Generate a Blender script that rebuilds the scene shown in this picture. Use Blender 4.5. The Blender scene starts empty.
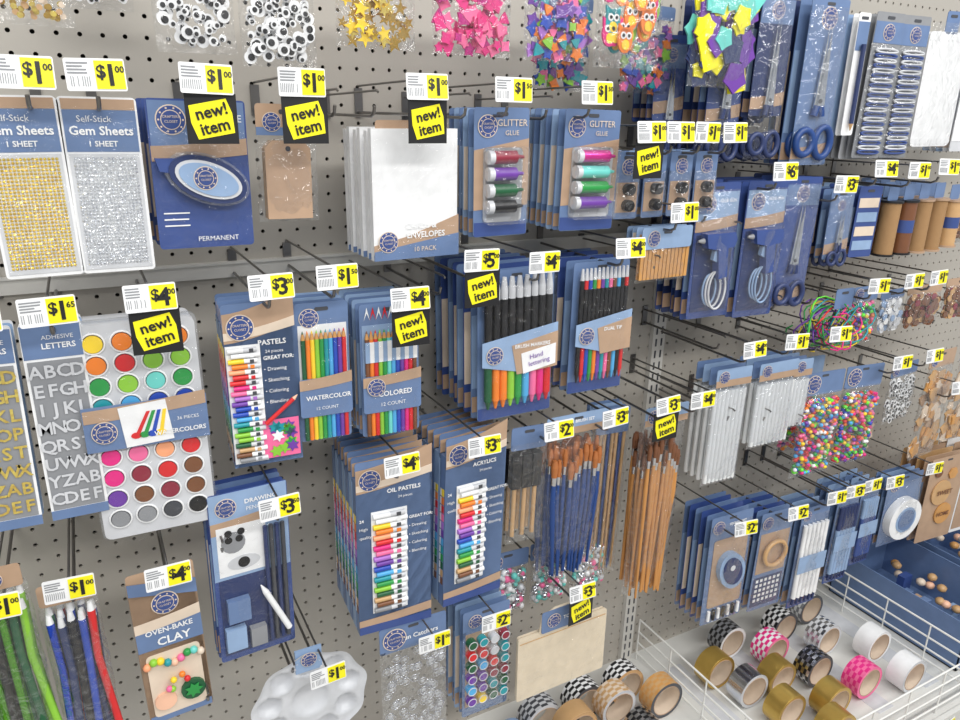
import bpy, math, random
from math import sin,cos,pi,radians
from mathutils import Vector, Matrix
RND=random.Random(7)
sc=bpy.context.scene
sc.view_settings.view_transform='Standard'
COL=sc.collection
# ------------------------------------------------------------- materials
def lin(c):
    c/=255.; return c/12.92 if c<=.04045 else ((c+.055)/1.055)**2.4
MATS={}
def mat(n,rgb,rough=.5,metal=0,var=.06,scale=40,coat=0,trans=0,emis=0):
    m=bpy.data.materials.new(n);m.use_nodes=True;nt=m.node_tree;b=nt.nodes['Principled BSDF']
    c=[lin(x) for x in rgb]
    if var>0:
        tc=nt.nodes.new('ShaderNodeTexCoord');no=nt.nodes.new('ShaderNodeTexNoise');no.inputs['Scale'].default_value=scale
        r=nt.nodes.new('ShaderNodeValToRGB');nt.links.new(tc.outputs['Object'],no.inputs['Vector'])
        nt.links.new(no.outputs['Fac'],r.inputs['Fac'])
        r.color_ramp.elements[0].position=.3;r.color_ramp.elements[1].position=.7
        r.color_ramp.elements[0].color=[x*(1-var) for x in c]+[1];r.color_ramp.elements[1].color=[min(1,x*(1+var)) for x in c]+[1]
        nt.links.new(r.outputs['Color'],b.inputs['Base Color'])
    else: b.inputs['Base Color'].default_value=c+[1]
    b.inputs['Roughness'].default_value=rough;b.inputs['Metallic'].default_value=metal
    b.inputs['Coat Weight'].default_value=coat;b.inputs['Coat Roughness'].default_value=.15
    if trans: b.inputs['Transmission Weight'].default_value=trans
    MATS[n]=m;return m
P=dict(blue=(102,126,166),lblue=(142,168,202),navy=(42,56,100),dblue=(56,78,138),kraft=(182,152,126),cream=(224,206,186),
 white=(238,239,240),black=(24,24,27),yellow=(246,236,22),grey=(140,142,146),lgrey=(204,206,210),dgrey=(70,72,78),
 red=(214,40,44),orange=(240,130,40),yel=(245,210,50),lime=(140,200,60),green=(40,150,70),teal=(30,150,160),sky=(80,170,225),
 cobalt=(35,75,180),purple=(110,60,160),violet=(170,110,200),pink=(240,110,160),magenta=(225,40,130),brown=(120,76,48),
 tan=(202,162,114),wood=(206,152,88),skin=(240,190,160),peach=(245,165,120),dgreen=(25,90,55),maroon=(140,40,60),
 neongreen=(110,235,60),aqua=(110,210,200),handle=(30,66,128),cloth=(220,205,180),bristle=(178,108,56),wooddk=(196,138,76))
for k,v in P.items(): mat(k,v,.42,coat=.12)
mat('metal',(150,150,152),.3,1);mat('hook',(128,126,124),.3,.9);mat('steel',(215,218,222),.22,1)
mat('goldm',(214,176,90),.22,1);mat('silverm',(225,228,235),.2,1);mat('wire',(236,236,232),.35)
mat('upright',(212,210,204),.45,var=.03);mat('shelf',(218,218,214),.4,var=.04,scale=8)
mat('goldgem',(250,214,116),.16,.7,var=.22,scale=260);mat('silvergem',(232,236,244),.14,.75,var=.22,scale=260)
mat('goldtape',(208,174,92),.28,.75);mat('pegback',(62,58,53),.9)
mat('bluegl',(40,80,210),.2,.6,var=.6,scale=900);mat('greengl',(90,160,40),.2,.5,var=.6,scale=900)
mat('pinkgl',(220,60,150),.2,.5,var=.5,scale=900);mat('silvergl',(190,195,215),.2,.7,var=.5,scale=900)
mat('floorm',(176,170,160),.35,var=.1,scale=3)
mat('glue',(244,246,246),.25,var=.02,trans=.2)
def pegm():
    m=mat('pegboard',(178,173,164),.5,var=.06,scale=2.2)
    nt=m.node_tree;b=nt.nodes['Principled BSDF'];no=nt.nodes.new('ShaderNodeTexNoise');no.inputs['Scale'].default_value=300
    tc=nt.nodes.new('ShaderNodeTexCoord');bu=nt.nodes.new('ShaderNodeBump');bu.inputs['Strength'].default_value=.08
    nt.links.new(tc.outputs['Object'],no.inputs['Vector']);nt.links.new(no.outputs['Fac'],bu.inputs['Height']);nt.links.new(bu.outputs[0],b.inputs['Normal'])
pegm()
def twinem():
    m=mat('twine',(176,132,84),.8);nt=m.node_tree;b=nt.nodes['Principled BSDF']
    w=nt.nodes.new('ShaderNodeTexWave');w.bands_direction='Z';w.inputs['Scale'].default_value=170;w.inputs['Distortion'].default_value=2
    tc=nt.nodes.new('ShaderNodeTexCoord');r=nt.nodes.new('ShaderNodeValToRGB')
    r.color_ramp.elements[0].color=(.16,.08,.03,1);r.color_ramp.elements[1].color=(.55,.33,.15,1)
    nt.links.new(tc.outputs['Object'],w.inputs['Vector']);nt.links.new(w.outputs['Fac'],r.inputs['Fac']);nt.links.new(r.outputs[0],b.inputs['Base Color'])
twinem()
def film(n,haze=.05,tint=(1,1,1),base=.07,k=.4):
    m=bpy.data.materials.new(n);m.use_nodes=True;nt=m.node_tree;nt.nodes.clear()
    o=nt.nodes.new('ShaderNodeOutputMaterial');t=nt.nodes.new('ShaderNodeBsdfTransparent');t.inputs[0].default_value=(*tint,1)
    g=nt.nodes.new('ShaderNodeBsdfGlossy');g.inputs['Roughness'].default_value=.1
    d=nt.nodes.new('ShaderNodeBsdfDiffuse');d.inputs[0].default_value=(.85,.87,.9,1)
    lw=nt.nodes.new('ShaderNodeLayerWeight');lw.inputs['Blend'].default_value=.35
    ml=nt.nodes.new('ShaderNodeMath');ml.operation='MULTIPLY_ADD';ml.inputs[1].default_value=k;ml.inputs[2].default_value=base
    m1=nt.nodes.new('ShaderNodeMixShader');m2=nt.nodes.new('ShaderNodeMixShader');m1.inputs[0].default_value=haze
    tc=nt.nodes.new('ShaderNodeTexCoord');no=nt.nodes.new('ShaderNodeTexNoise');no.inputs['Scale'].default_value=48
    no.inputs['Distortion'].default_value=1.2
    bu=nt.nodes.new('ShaderNodeBump');bu.inputs['Strength'].default_value=1;bu.inputs['Distance'].default_value=.008
    L=nt.links.new
    L(tc.outputs['Object'],no.inputs['Vector']);L(no.outputs['Fac'],bu.inputs['Height']);L(bu.outputs[0],g.inputs['Normal']);L(bu.outputs[0],lw.inputs['Normal'])
    L(lw.outputs['Facing'],ml.inputs[0]);L(ml.outputs[0],m2.inputs[0]);L(t.outputs[0],m1.inputs[1]);L(d.outputs[0],m1.inputs[2])
    L(m1.outputs[0],m2.inputs[1]);L(g.outputs[0],m2.inputs[2]);L(m2.outputs[0],o.inputs[0])
    MATS[n]=m
film('film',.02,base=.03,k=.4);film('clear',.10,(.97,.98,1),.05,.4);film('thin',.0,base=.015,k=.16)
# ------------------------------------------------------------- mesh builder
TC={}
def glyph(s,bold):
    k=(s,bold)
    if k in TC: return TC[k]
    c=bpy.data.curves.new('tmp','FONT');c.body=s;c.size=1;c.align_x='CENTER';c.align_y='CENTER';c.resolution_u=2
    if bold:c.offset=.022
    o=bpy.data.objects.new('tmp',c);COL.objects.link(o);dg=bpy.context.evaluated_depsgraph_get();dg.update()
    e=o.evaluated_get(dg);me=e.to_mesh()
    r=([(v.co.x,v.co.y) for v in me.vertices],[tuple(p.vertices) for p in me.polygons])
    e.to_mesh_clear();bpy.data.objects.remove(o);bpy.data.curves.remove(c);TC[k]=r;return r
class M:
    def __init__(s): s.v=[];s.f=[];s.m=[];s.sm=[];s.ml=[]
    def add(s,vs,fs,mt,smooth=False):
        if mt not in s.ml:s.ml.append(mt)
        i=s.ml.index(mt);b=len(s.v)
        s.v+=[tuple(q) for q in vs]
        for f in fs: s.f.append(tuple(a+b for a in f));s.m.append(i);s.sm.append(smooth)
    def box(s,x0,x1,y0,y1,z0,z1,mt):
        s.add([(x0,y0,z0),(x1,y0,z0),(x1,y1,z0),(x0,y1,z0),(x0,y0,z1),(x1,y0,z1),(x1,y1,z1),(x0,y1,z1)],
          [(0,3,2,1),(4,5,6,7),(0,1,5,4),(1,2,6,5),(2,3,7,6),(3,0,4,7)],mt)
    def poly(s,pts,y,mt,th=.0006,smooth=False):
        n=len(pts);a=sum(pts[i][0]*pts[(i+1)%n][1]-pts[(i+1)%n][0]*pts[i][1] for i in range(n))
        if a<0: pts=pts[::-1]
        vs=[(x,y,z) for x,z in pts]+[(x,y+th,z) for x,z in pts]
        s.add(vs,[tuple(range(n)),tuple(range(2*n-1,n-1,-1))]+[(i,i+n,(i+1)%n+n,(i+1)%n) for i in range(n)],mt,smooth)
    def rect(s,x0,x1,z0,z1,y,mt,th=.0006): s.poly([(x0,z0),(x1,z0),(x1,z1),(x0,z1)],y,mt,th)
    def rrect(s,x0,x1,z0,z1,r,y,mt,th=.001):
        pts=[]
        for cx,cz,a in((x1-r,z0+r,-90),(x1-r,z1-r,0),(x0+r,z1-r,90),(x0+r,z0+r,180)):
            for k in range(4): t=radians(a+30*k);pts.append((cx+r*cos(t),cz+r*sin(t)))
        s.poly(pts,y,mt,th)
    def disc(s,cx,cz,r,y,mt,n=16,rz=None,th=.0006,rot=0):
        rz=rz or r
        pts=[]
        for i in range(n):
            a=2*pi*i/n;px,pz=r*cos(a),rz*sin(a);pts.append((cx+px*cos(rot)-pz*sin(rot),cz+px*sin(rot)+pz*cos(rot)))
        s.poly(pts,y,mt,th)
    def star(s,cx,cz,r,y,mt,rot=0,k=5,inner=.42,th=.0008):
        s.poly([(cx+(r if i%2==0 else r*inner)*cos(rot+pi*i/k),cz+(r if i%2==0 else r*inner)*sin(rot+pi*i/k)) for i in range(2*k)],y,mt,th)
    def cyl(s,p0,p1,r0,mt,r1=None,n=10,caps=True):
        p0=Vector(p0);p1=Vector(p1);r1=r0 if r1 is None else r1;d=(p1-p0).normalized()
        u=d.cross(Vector((0,0,1)) if abs(d.z)<.9 else Vector((1,0,0))).normalized();w=d.cross(u)
        vs=[];
        for p,r in((p0,r0),(p1,r1)):
            for i in range(n):a=2*pi*i/n;vs.append(tuple(p+u*cos(a)*r+w*sin(a)*r))
        s.add(vs,[(i,(i+1)%n,(i+1)%n+n,i+n) for i in range(n)],mt,True)
        if caps:s.add(vs,[tuple(range(n-1,-1,-1)),tuple(range(n,2*n))],mt)
    def tube(s,pts,r,mt,n=6,closed=False):
        pts=[Vector(p) for p in pts];N=len(pts);vs=[];prev=None
        for i,p in enumerate(pts):
            a=pts[(i-1)%N] if(closed or i>0) else p;b=pts[(i+1)%N] if(closed or i<N-1) else p
            d=(b-a).normalized()
            if prev is None: u=d.cross(Vector((0,.3,1)) if abs(d.z)<.9 else Vector((1,0,0))).normalized()
            else: u=(prev-d*prev.dot(d)).normalized()
            prev=u;w=d.cross(u)
            for k in range(n):t=2*pi*k/n;vs.append(tuple(p+u*cos(t)*r+w*sin(t)*r))
        fs=[]
        for i in range(N if closed else N-1):
            j=(i+1)%N
            for k in range(n):fs.append((i*n+k,i*n+(k+1)%n,j*n+(k+1)%n,j*n+k))
        s.add(vs,fs,mt,True)
        if not closed:s.add(vs,[tuple(range(n-1,-1,-1)),tuple(range((N-1)*n,N*n))],mt)
    def sph(s,c,r,mt,nu=8,nv=5,sx=1,sy=1,sz=1):
        vs=[(c[0],c[1],c[2]+r*sz)]
        for j in range(1,nv):
            for i in range(nu):
                a=pi*j/nv;b=2*pi*i/nu;vs.append((c[0]+r*sx*sin(a)*cos(b),c[1]+r*sy*sin(a)*sin(b),c[2]+r*sz*cos(a)))
        vs.append((c[0],c[1],c[2]-r*sz));fs=[(0,1+i,1+(i+1)%nu) for i in range(nu)]
        for j in range(nv-2):
            for i in range(nu):
                a=1+j*nu;fs.append((a+i,a+nu+i,a+nu+(i+1)%nu,a+(i+1)%nu))
        a=1+(nv-2)*nu;fs+=[(len(vs)-1,a+(i+1)%nu,a+i) for i in range(nu)]
        s.add(vs,fs,mt,True)
    def torus(s,c,R,r,mt,ax='y',n=20,k=8,sz=1):
        pts=[]
        for i in range(n):
            a=2*pi*i/n;x,z=R*cos(a),R*sin(a)*sz
            pts.append((c[0]+x,c[1],c[2]+z) if ax=='y' else ((c[0]+x,c[1]+z,c[2]) if ax=='z' else (c[0],c[1]+x,c[2]+z)))
        s.tube(pts,r,mt,k,True)
    def text(s,t,x,z,size,mt,y,bold=False,rot=0,al=0):
        vs,fs=glyph(t,bold)
        if al: 
            lo=min(v[0] for v in vs);vs=[(a-lo,b) for a,b in vs]
        c,q=cos(rot),sin(rot)
        s.add([(x+(a*c-b*q)*size,y,z+(a*q+b*c)*size) for a,b in vs],fs,mt)
    def bag(s,x0,x1,z0,z1,bulge,mt='film',y=0,back=True,nx=10,nz=12):
        for sg in ((-1,1) if back else (-1,)):
            vs=[];fs=[]
            for j in range(nz+1):
                for i in range(nx+1):
                    a=i/nx;b=j/nz;e=(sin(pi*a)*sin(pi*b))**.55 if 0<a<1 and 0<b<1 else 0
                    vs.append((x0+(x1-x0)*a+RND.uniform(-.001,.001),y+sg*bulge*e+RND.uniform(-.002,.002)*(e>0),z0+(z1-z0)*b))
            for j in range(nz):
                for i in range(nx):
                    q=j*(nx+1)+i;fs.append((q,q+1,q+nx+2,q+nx+1) if sg<0 else (q,q+nx+1,q+nx+2,q+1))
            s.add(vs,fs,mt,True)
    def badge(s,cx,cz,r,y):
        s.disc(cx,cz,r,y,'cream',22);s.disc(cx,cz,r*.92,y-.0004,'dblue',22);s.disc(cx,cz,r*.66,y-.0008,'cream',20);s.disc(cx,cz,r*.6,y-.0012,'dblue',20)
        s.text('CRAFTERS',cx,cz+r*.2,r*.24,'cream',y-.0022);s.text('CLOSET',cx,cz-r*.12,r*.24,'cream',y-.0022)
        for k in range(10):
            a=2*pi*k/10;s.disc(cx+cos(a)*r*.79,cz+sin(a)*r*.79,r*.07,y-.0008,'cream',6)
    def swoosh(s,w,z0,z1,y,mt='kraft',up=.25):
        d=(z0-z1)*up
        top=[(-w/2+w*i/8,z0-d+d*(i/8)**1.6*1.6) for i in range(9)];bot=[(-w/2+w*i/8,z1+d*(i/8)**1.6*1.3) for i in range(8,-1,-1)]
        s.poly(top+bot,y,mt,.0004)
    def card(s,w,h,mt='blue',th=.0012,y=0,n=0,pitch=.012,back='lblue',jit=.002,deco=True):
        s.rrect(-w/2,w/2,-h,0,.004,y,mt,th)
        s.rrect(-.009,.009,-.011,-.006,.002,y-.0006,'dgrey',.0004)
        for i in range(1,n+1):
            dx=RND.uniform(-jit,jit);dz=RND.uniform(-jit,0)
            s.rrect(-w/2+dx,w/2+dx,-h+dz,dz,.004,y+i*pitch,mt if i%2 else back,.0012)
            if deco:
                s.rect(-w/2+dx+.001,w/2+dx-.001,-h*.97,-h*.86,y+i*pitch-.0007,'kraft');s.rect(-w/2+dx+.001,-w/2+dx+.012,-h*.8,-h*.3,y+i*pitch-.0007,'lblue' if i%2 else 'cream')
    def lines(s,x,z,n,dz,w,mt,y,h=.0016):
        for i in range(n): s.rect(x,x+w*RND.uniform(.6,1),z-i*dz-h,z-i*dz,y,mt,.0003)
    def obj(s,name,loc=(0,0,0),rz=0,rx=0,ry=0):
        me=bpy.data.meshes.new(name);me.from_pydata(s.v,[],s.f)
        for m in s.ml: me.materials.append(MATS[m])
        me.polygons.foreach_set('material_index',s.m);me.polygons.foreach_set('use_smooth',s.sm);me.update()
        o=bpy.data.objects.new(name,me);o.location=loc;o.rotation_euler=(radians(rx),radians(ry),radians(rz));COL.objects.link(o);return o
PD=.2
def place(m,name,x,z,d=PD,rz=None,ry=None):
    return m.obj(name,(x,-d,z),RND.uniform(-4,4) if rz is None else rz,0,RND.uniform(-1.2,1.2) if ry is None else ry)
# ------------------------------------------------------------- room shell
def pegboard():
    m=M();sp=.0254;x0,x1,z0,z1=-.7,3.3,.22,2.06;nx=int((x1-x0)/sp);nz=int((z1-z0)/sp);r=.0029;V=[];F=[];F2=[]
    oc=[(cos(pi/8+i*pi/4)*r,sin(pi/8+i*pi/4)*r) for i in range(8)];h=sp/2
    for j in range(nz):
        for i in range(nx):
            cx=x0+(i+.5)*sp;cz=z0+(j+.5)*sp;b=len(V)
            V+=[(cx-h,0,cz-h),(cx+h,0,cz-h),(cx+h,0,cz+h),(cx-h,0,cz+h)]+[(cx+a,0,cz+c) for a,c in oc]+[(cx+a,.005,cz+c) for a,c in oc]
            F+=[(b+1,b+2,b+4,b+11),(b+2,b+5,b+4),(b+2,b+3,b+6,b+5),(b+3,b+7,b+6),(b+3,b+0,b+8,b+7),(b+0,b+9,b+8),(b+0,b+1,b+10,b+9),(b+1,b+11,b+10)]
            F2+=[(b+4+k,b+4+(k+1)%8,b+12+(k+1)%8,b+12+k) for k in range(8)]
    m.add(V,F+F2,'pegboard');m.box(x0,x1,.012,.02,0,z1+.2,'pegback');m.box(x0,x1,0,.012,0,z0,'upright')
    return m.obj('wall_back')
pegboard()
m=M();m.box(-1.5,4,-3,.02,-.02,0,'floorm');m.obj('floor')
def upright(x):
    m=M();m.box(x-.016,x+.016,-.012,-.0002,.2502,2.06,'upright')
    for k in range(71):
        z=.26+k*.0254
        m.box(x-.009,x-.005,-.0126,-.011,z,z+.016,'dgrey');m.box(x+.005,x+.009,-.0126,-.011,z,z+.016,'dgrey')
    m.obj('gondola_upright')
for x in(-.215,1.005,2.225): upright(x)
m=M();m.box(-.19,.985,-.007,-.0002,1.262,1.282,'upright');m.box(-.19,.985,-.010,-.0002,1.2815,1.285,'upright');m.obj('trim_1')
m=M();m.box(1.025,2.2,-.007,-.0002,1.262,1.275,'upright');m.obj('trim_2')
# base shelf
m=M();m.box(-.6,2.9,-.47,-.0002,.232,.25,'shelf');m.box(-.6,2.9,-.478,-.468,.17,.256,'shelf');m.box(-.6,2.9,-.44,-.42,0,.232,'shelf')
for i in range(40): m.box(-.55+i*.085,-.55+i*.085+.05,-.40,-.08,.25,.2508,'lgrey') if i%2 else None
m.obj('base_shelf')
# wire fence
m=M()
LV=(.27,.30,.33,.365)
def fence_y(x,y0,y1):
    for z in LV: m.cyl((x,y0,z),(x,y1,z),.0024,'wire',n=6)
    k=y0
    while k<y1+.001: m.cyl((x,k,.252),(x,k,.365),.002,'wire',n=6);k+=(y1-y0)/4
fence_y(1.03,-.455,-.02);fence_y(1.64,-.455,-.02)
for z in LV: m.cyl((1.03,-.455,z),(2.6,-.455,z),.0022,'wire',n=6)
for k in range(14): m.cyl((1.03+k*.122,-.455,.252),(1.03+k*.122,-.455,.365),.002,'wire',n=6)
m.obj('wire_shelf_divider')
# ------------------------------------------------------------- hooks and tags
def hook(x,z,d=.25,tagz=None,reach=None):
    m=M();tz=tagz or z+.03;e=reach or d-.018
    m.box(-.006,.006,-.003,-.0003,-.006,.034,'hook')
    m.tube([(0,-.001,0),(0,-e+.01,0),(0,-e,.004),(0,-e-.003,.012)],.0022,'hook')
    m.tube([(0,-.001,tz-z-.004),(0,-d+.006,tz-z),(0,-d+.002,tz-z-.002)],.0016,'hook')
    m.obj('peg_hook',(x,0,z))
def tag(x,zt,price,sup='',d=.25,w=.053,h=.030,new=False,hk=True,rz=0):
    m=M();m.rrect(-w/2,w/2,-h,0,.002,0,'white',.0012);m.rect(-w*.01,w/2-.0012,-h+.002,-.002,-.0007,'yellow')
    m.text('$',w*.09,-h*.42,h*.56,'black',-.0016,True);m.text(price,w*.25,-h*.54,h*.92,'black',-.0016,True)
    m.text(sup or '00',w*.405,-h*.34,h*.28,'black',-.0016,True)
    for i in range(10):
        if RND.random()<.85:m.rect(-w*.46+i*w*.038,-w*.46+i*w*.038+w*.012,-h*.86,-h*.55,-.0006,'grey',.0003)
    m.lines(-w*.46,-h*.12,4,h*.1,w*.38,'grey',-.0006,h*.045)
    m.obj('price_tag',(x,-d,zt),rz+RND.uniform(-4,4),RND.uniform(-10,0),RND.uniform(-1.5,1.5))
    if new:
        m=M();s=.052;m.rect(-s/2,s/2,-s*.98,0,0,'black',.0008);r=radians(13)
        def R2(a,b): return (s*(a*cos(r)-b*sin(r)),-s/2+s*(a*sin(r)+b*cos(r)))
        m.poly([R2(a,b) for a,b in((-.37,-.32),(.36,-.35),(.42,.03),(.38,.33),(-.36,.35),(-.41,.02))],-.0007,'yellow')
        m.text('new!',0,-s*.35,s*.33,'black',-.0016,True,r);m.text('item',s*.05,-s*.65,s*.33,'black',-.0016,True,r)
        m.obj('new_item_sign',(x+.002,-d+.002,zt-h+.001),rz+RND.uniform(-4,4))
    if hk: hook(x,(zt-.047) if hk is True else hk,d,zt-.006)
T=[(-.034,1.54,'1','',0),(.027,1.54,'1','',0),(.13,1.54,'1','',1),(.23,1.54,'1','',1),(.38,1.54,'1','',1),(.50,1.54,'1','50',0),(.63,1.54,'1','50',0),
 (.73,1.49,'1','',1),(.785,1.49,'1','',0),(.84,1.49,'1','',0),(.895,1.49,'1','',0),
 (-.115,1.31,'1','25',0),(-.048,1.31,'1','65',0),(.05,1.315,'4','',1),(.18,1.315,'3','',0),(.26,1.32,'1','50',0),(.355,1.283,'4','',1),(.46,1.325,'5','',1),(.56,1.315,'4','',0),(.71,1.325,'4','',0),
 (.81,1.373,'1','',0),(.17,1.025,'3','50',0),(.34,1.048,'4','',0),(.47,1.05,'3','',0),(.60,1.05,'2','',0),(.71,1.05,'3','',0),(.82,1.052,'3','',1),(.90,1.048,'4','',0),
 (-.15,.98,'1','',0),(-.075,.98,'1','',0),(.03,.965,'4','',0),(.22,.735,'1','',0),(.39,.73,'1','',0),(.50,.73,'2','',0),(.67,.73,'3','',1),
 (1.02,1.43,'6','',0),(1.18,1.405,'3','',0),(1.28,1.43,'4','',0),(1.38,1.425,'1','',0),(1.47,1.43,'1','',0),(1.33,1.21,'1','',0),(1.44,1.21,'1','',0),(1.52,1.21,'1','',0),
 (1.01,1.125,'4','',0),(1.12,1.125,'1','50',0),(1.24,1.125,'1','',0),(1.46,1.035,'1','',0),(1.57,1.035,'1','',0),(1.70,.94,'1','',0),
 (1.06,.75,'2','50',0),(1.21,.745,'2','',0),(1.33,.75,'1','',0),(1.39,.75,'3','',0),(1.53,.74,'3','',0),(1.68,.74,'1','',0),(1.45,.75,'1','',0)]
for x,z,p,s,n in T: tag(x,z,p,s,new=bool(n),rz=-6 if x>1 else 0)
for i in range(9): tag(1.25+i*.14,.245,'1' if i%2 else '2','',d=.481,hk=False)
for x,z in((.33,1.49),(.455,1.49),(.28,1.49),(.58,1.49),(.42,1.255),(.8,1.255),(.9,1.33),(.97,1.1),(.76,1.0),(.95,1.0),(.18,.70),(.1,.93),(.06,.70),(.97,1.30),(1.24,1.06),(1.6,1.3),(1.7,1.3),(1.75,1.1),(1.2,1.16),(1.1,1.16),(1.02,.95),(1.12,.93),(1.22,.9),(1.5,1.1),(1.62,1.07)):
    hook(x,z,.22)
# ------------------------------------------------------------- products
def gem(x,gm,name):
    m=M();w,h=.073,.184;m.card(w,h,'white',n=4,pitch=.008,back='lgrey',deco=False)
    m.rect(-w/2+.002,w/2-.002,-.055,-.013,-.0007,'blue');m.rect(-w/2+.002,w/2-.002,-.0125,-.002,-.0007,'kraft')
    m.text('Self-Stick',-.006,-.022,.009,'white',-.0018);m.text('Gem Sheets',0,-.034,.0125,'white',-.0018,True);m.text('1 SHEET',0,-.047,.008,'white',-.0018,True)
    m.rect(-w/2+.003,w/2-.003,-h+.004,-.057,-.0007,'lgrey')
    sp=.0036;nx=int((w-.01)/sp);nz=int((h-.066)/sp);V=[];F=[]
    for j in range(nz):
        for i in range(nx):
            cx=-(nx-1)*sp/2+i*sp;cz=-.062-j*sp;r=sp*.46;b=len(V);t=RND.uniform(0,1)
            V+=[(cx+r*cos(t+k*pi/3),-.001,cz+r*sin(t+k*pi/3)) for k in range(6)]+[(cx+RND.uniform(-.3,.3)*r,-.0026,cz+RND.uniform(-.3,.3)*r)]
            F+=[(b+k,b+(k+1)%6,b+6) for k in range(6)]
    m.add(V,F,gm);m.bag(-w/2-.001,w/2+.001,-h,-.01,.004,'thin',y=-.003,back=False);place(m,name,x,1.505,rz=0)
gem(-.048,'goldgem','gem_sticker_sheet');gem(.027,'silvergem','gem_sticker_sheet')
# glue tape
m=M();w,h=.105,.163;m.card(w,h,'dblue',n=4,pitch=.018,back='dblue');m.rect(-w/2+.002,w/2-.002,-.05,-.002,-.0006,'blue');m.badge(-.028,-.022,.016,-.0014)
m.swoosh(w-.002,-.044,-.066,-.001,'kraft');m.text('GLUE TAPE',.02,-.02,.011,'white',-.0018)
m.disc(.004,-.085,.047,-.012,'clear',28,.027,.010,-.35);m.disc(.004,-.085,.043,-.016,'navy',28,.024,.012,-.35);m.disc(.004,-.085,.037,-.018,'lgrey',28,.019,.004,-.35)
m.disc(.004,-.085,.033,-.019,'lblue',28,.016,.004,-.35);m.badge(.0,-.083,.013,-.0195);m.poly([(-.05,-.062),(-.028,-.062),(-.032,-.078),(-.046,-.076)],-.014,'dblue',.008)
m.lines(-.045,-.122,3,.007,.03,'white',-.001,.0015);m.text('PERMANENT',.012,-.153,.008,'white',-.0016)
m.bag(-w/2,w/2,-h,-.03,.02,'thin',y=-.001,back=False)
place(m,'glue_tape_pack',.124,1.505)
# kraft tags
m=M();w,h=.072,.136;m.card(w,.035,'kraft',n=0);m.badge(-.018,-.02,.011,-.0014);m.rect(-.036,.036,-.035,-.026,-.0007,'blue')
for i in range(8):
    q=[(-.027,-.132),(.027,-.132),(.027,-.050),(.019,-.041),(-.019,-.041),(-.027,-.050)];m.poly(q,.001+i*.0022,'tan' if i%2 else 'kraft',.0016)
m.disc(0,-.05,.003,.0002,'dgrey');m.bag(-w/2,w/2,-h,-.03,.012,y=.008)
place(m,'kraft_gift_tag_pack',.223,1.502)
# cards & envelopes
m=M();w,h=.125,.17
for i in range(6):
    y=i*.018;m.box(-w/2+.002*(i%2),w/2-.002,y,y+.010,-h,-.004-.003*(i%2),'white');
    m.rect(-w/2-.0005,w/2,-h,-h+.008,y-.0007,'blue')
m.rrect(-.055,.02,-.012,.006,.004,.003,'kraft');m.poly([(-w/2,-h),(w/2,-h),(w/2,-h+.055),(-w/2+.05,-h+.03),(-w/2,-h+.02)],-.0008,'kraft')
m.poly([(-w/2,-h),(w/2,-h),(w/2,-h+.03),(-w/2,-h+.012)],-.0016,'blue')
m.badge(-.043,-h+.024,.014,-.0024);m.text('CARDS &',.005,-h+.043,.011,'white',-.0024,True);m.text('ENVELOPES',.012,-h+.031,.011,'white',-.0024,True);m.text('10 PACK',.01,-h+.012,.009,'cream',-.003)
m.bag(-w/2-.002,w/2+.002,-h-.002,.004,.003,'thin',y=-.003,back=False);place(m,'cards_and_envelopes_pack',.387,1.48)
# glitter glue
def glit(x,cols,w=.095,n=5):
    m=M();h=.172;m.card(w,h,'blue',n=n,pitch=.016,back='lblue');m.rect(-w/2+.001,w/2-.001,-h+.001,-h+.02,-.0007,'dblue')
    m.poly([(-w/2,-.055),(w/2,-.04),(w/2,-.13),(-w/2,-.135)],-.0007,'kraft');m.badge(-w/2+.02,-.024,.015,-.0014);m.text('GLITTER',.015,-.02,.0125,'cream',-.0018);m.text('GLUE',.015,-.033,.009,'cream',-.0018)
    m.rrect(-w/2+.014,w/2-.01,-h+.02,-.052,.006,-.002,'lgrey',.001);m.rrect(-w/2+.012,w/2-.008,-h+.018,-.05,.006,-.018,'film',.016)
    for i,c in enumerate(cols):
        z=-.064-i*.022;m.cyl((-w/2+.024,-.010,z),(w/2-.026,-.010,z),.009,c);m.cyl((w/2-.026,-.01,z),(w/2-.013,-.01,z),.004,c,.002);m.cyl((-w/2+.016,-.01,z),(-w/2+.024,-.01,z),.0095,'lgrey')
    place(m,'glitter_glue_pack',x,1.504)
glit(.513,['maroon','purple','dgreen','black'],.085);glit(.665,['pinkgl','aqua','green','purple'],.098,6)
# stamps / small items
for k in range(4):
    m=M();m.card(.045,.10,'blue',n=5,pitch=.02);m.badge(0,-.022,.012,-.0014);m.rect(-.02,.02,-.09,-.045,-.0008,'kraft')
    for j in range(2): m.cyl((0,-.001,-.055-.024*j),(0,-.012,-.055-.024*j),.009,'black')
    m.bag(-.023,.023,-.1,-.03,.014);place(m,'rubber_stamp_pack',.735+k*.053,1.445)
m=M()
for i in range(26):
    x=-.05+(i%13)*.0083;m.box(x,x+.0065,-.004+.006*(i//13),-.002+.006*(i//13),-.085,-.012,'wood')
m.card(.11,.035,'lblue',y=-.008,n=3);m.badge(-.03,-.018,.013,-.0094);m.bag(-.055,.055,-.09,-.02,.01);place(m,'craft_stick_pack',.82,1.33)
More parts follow.
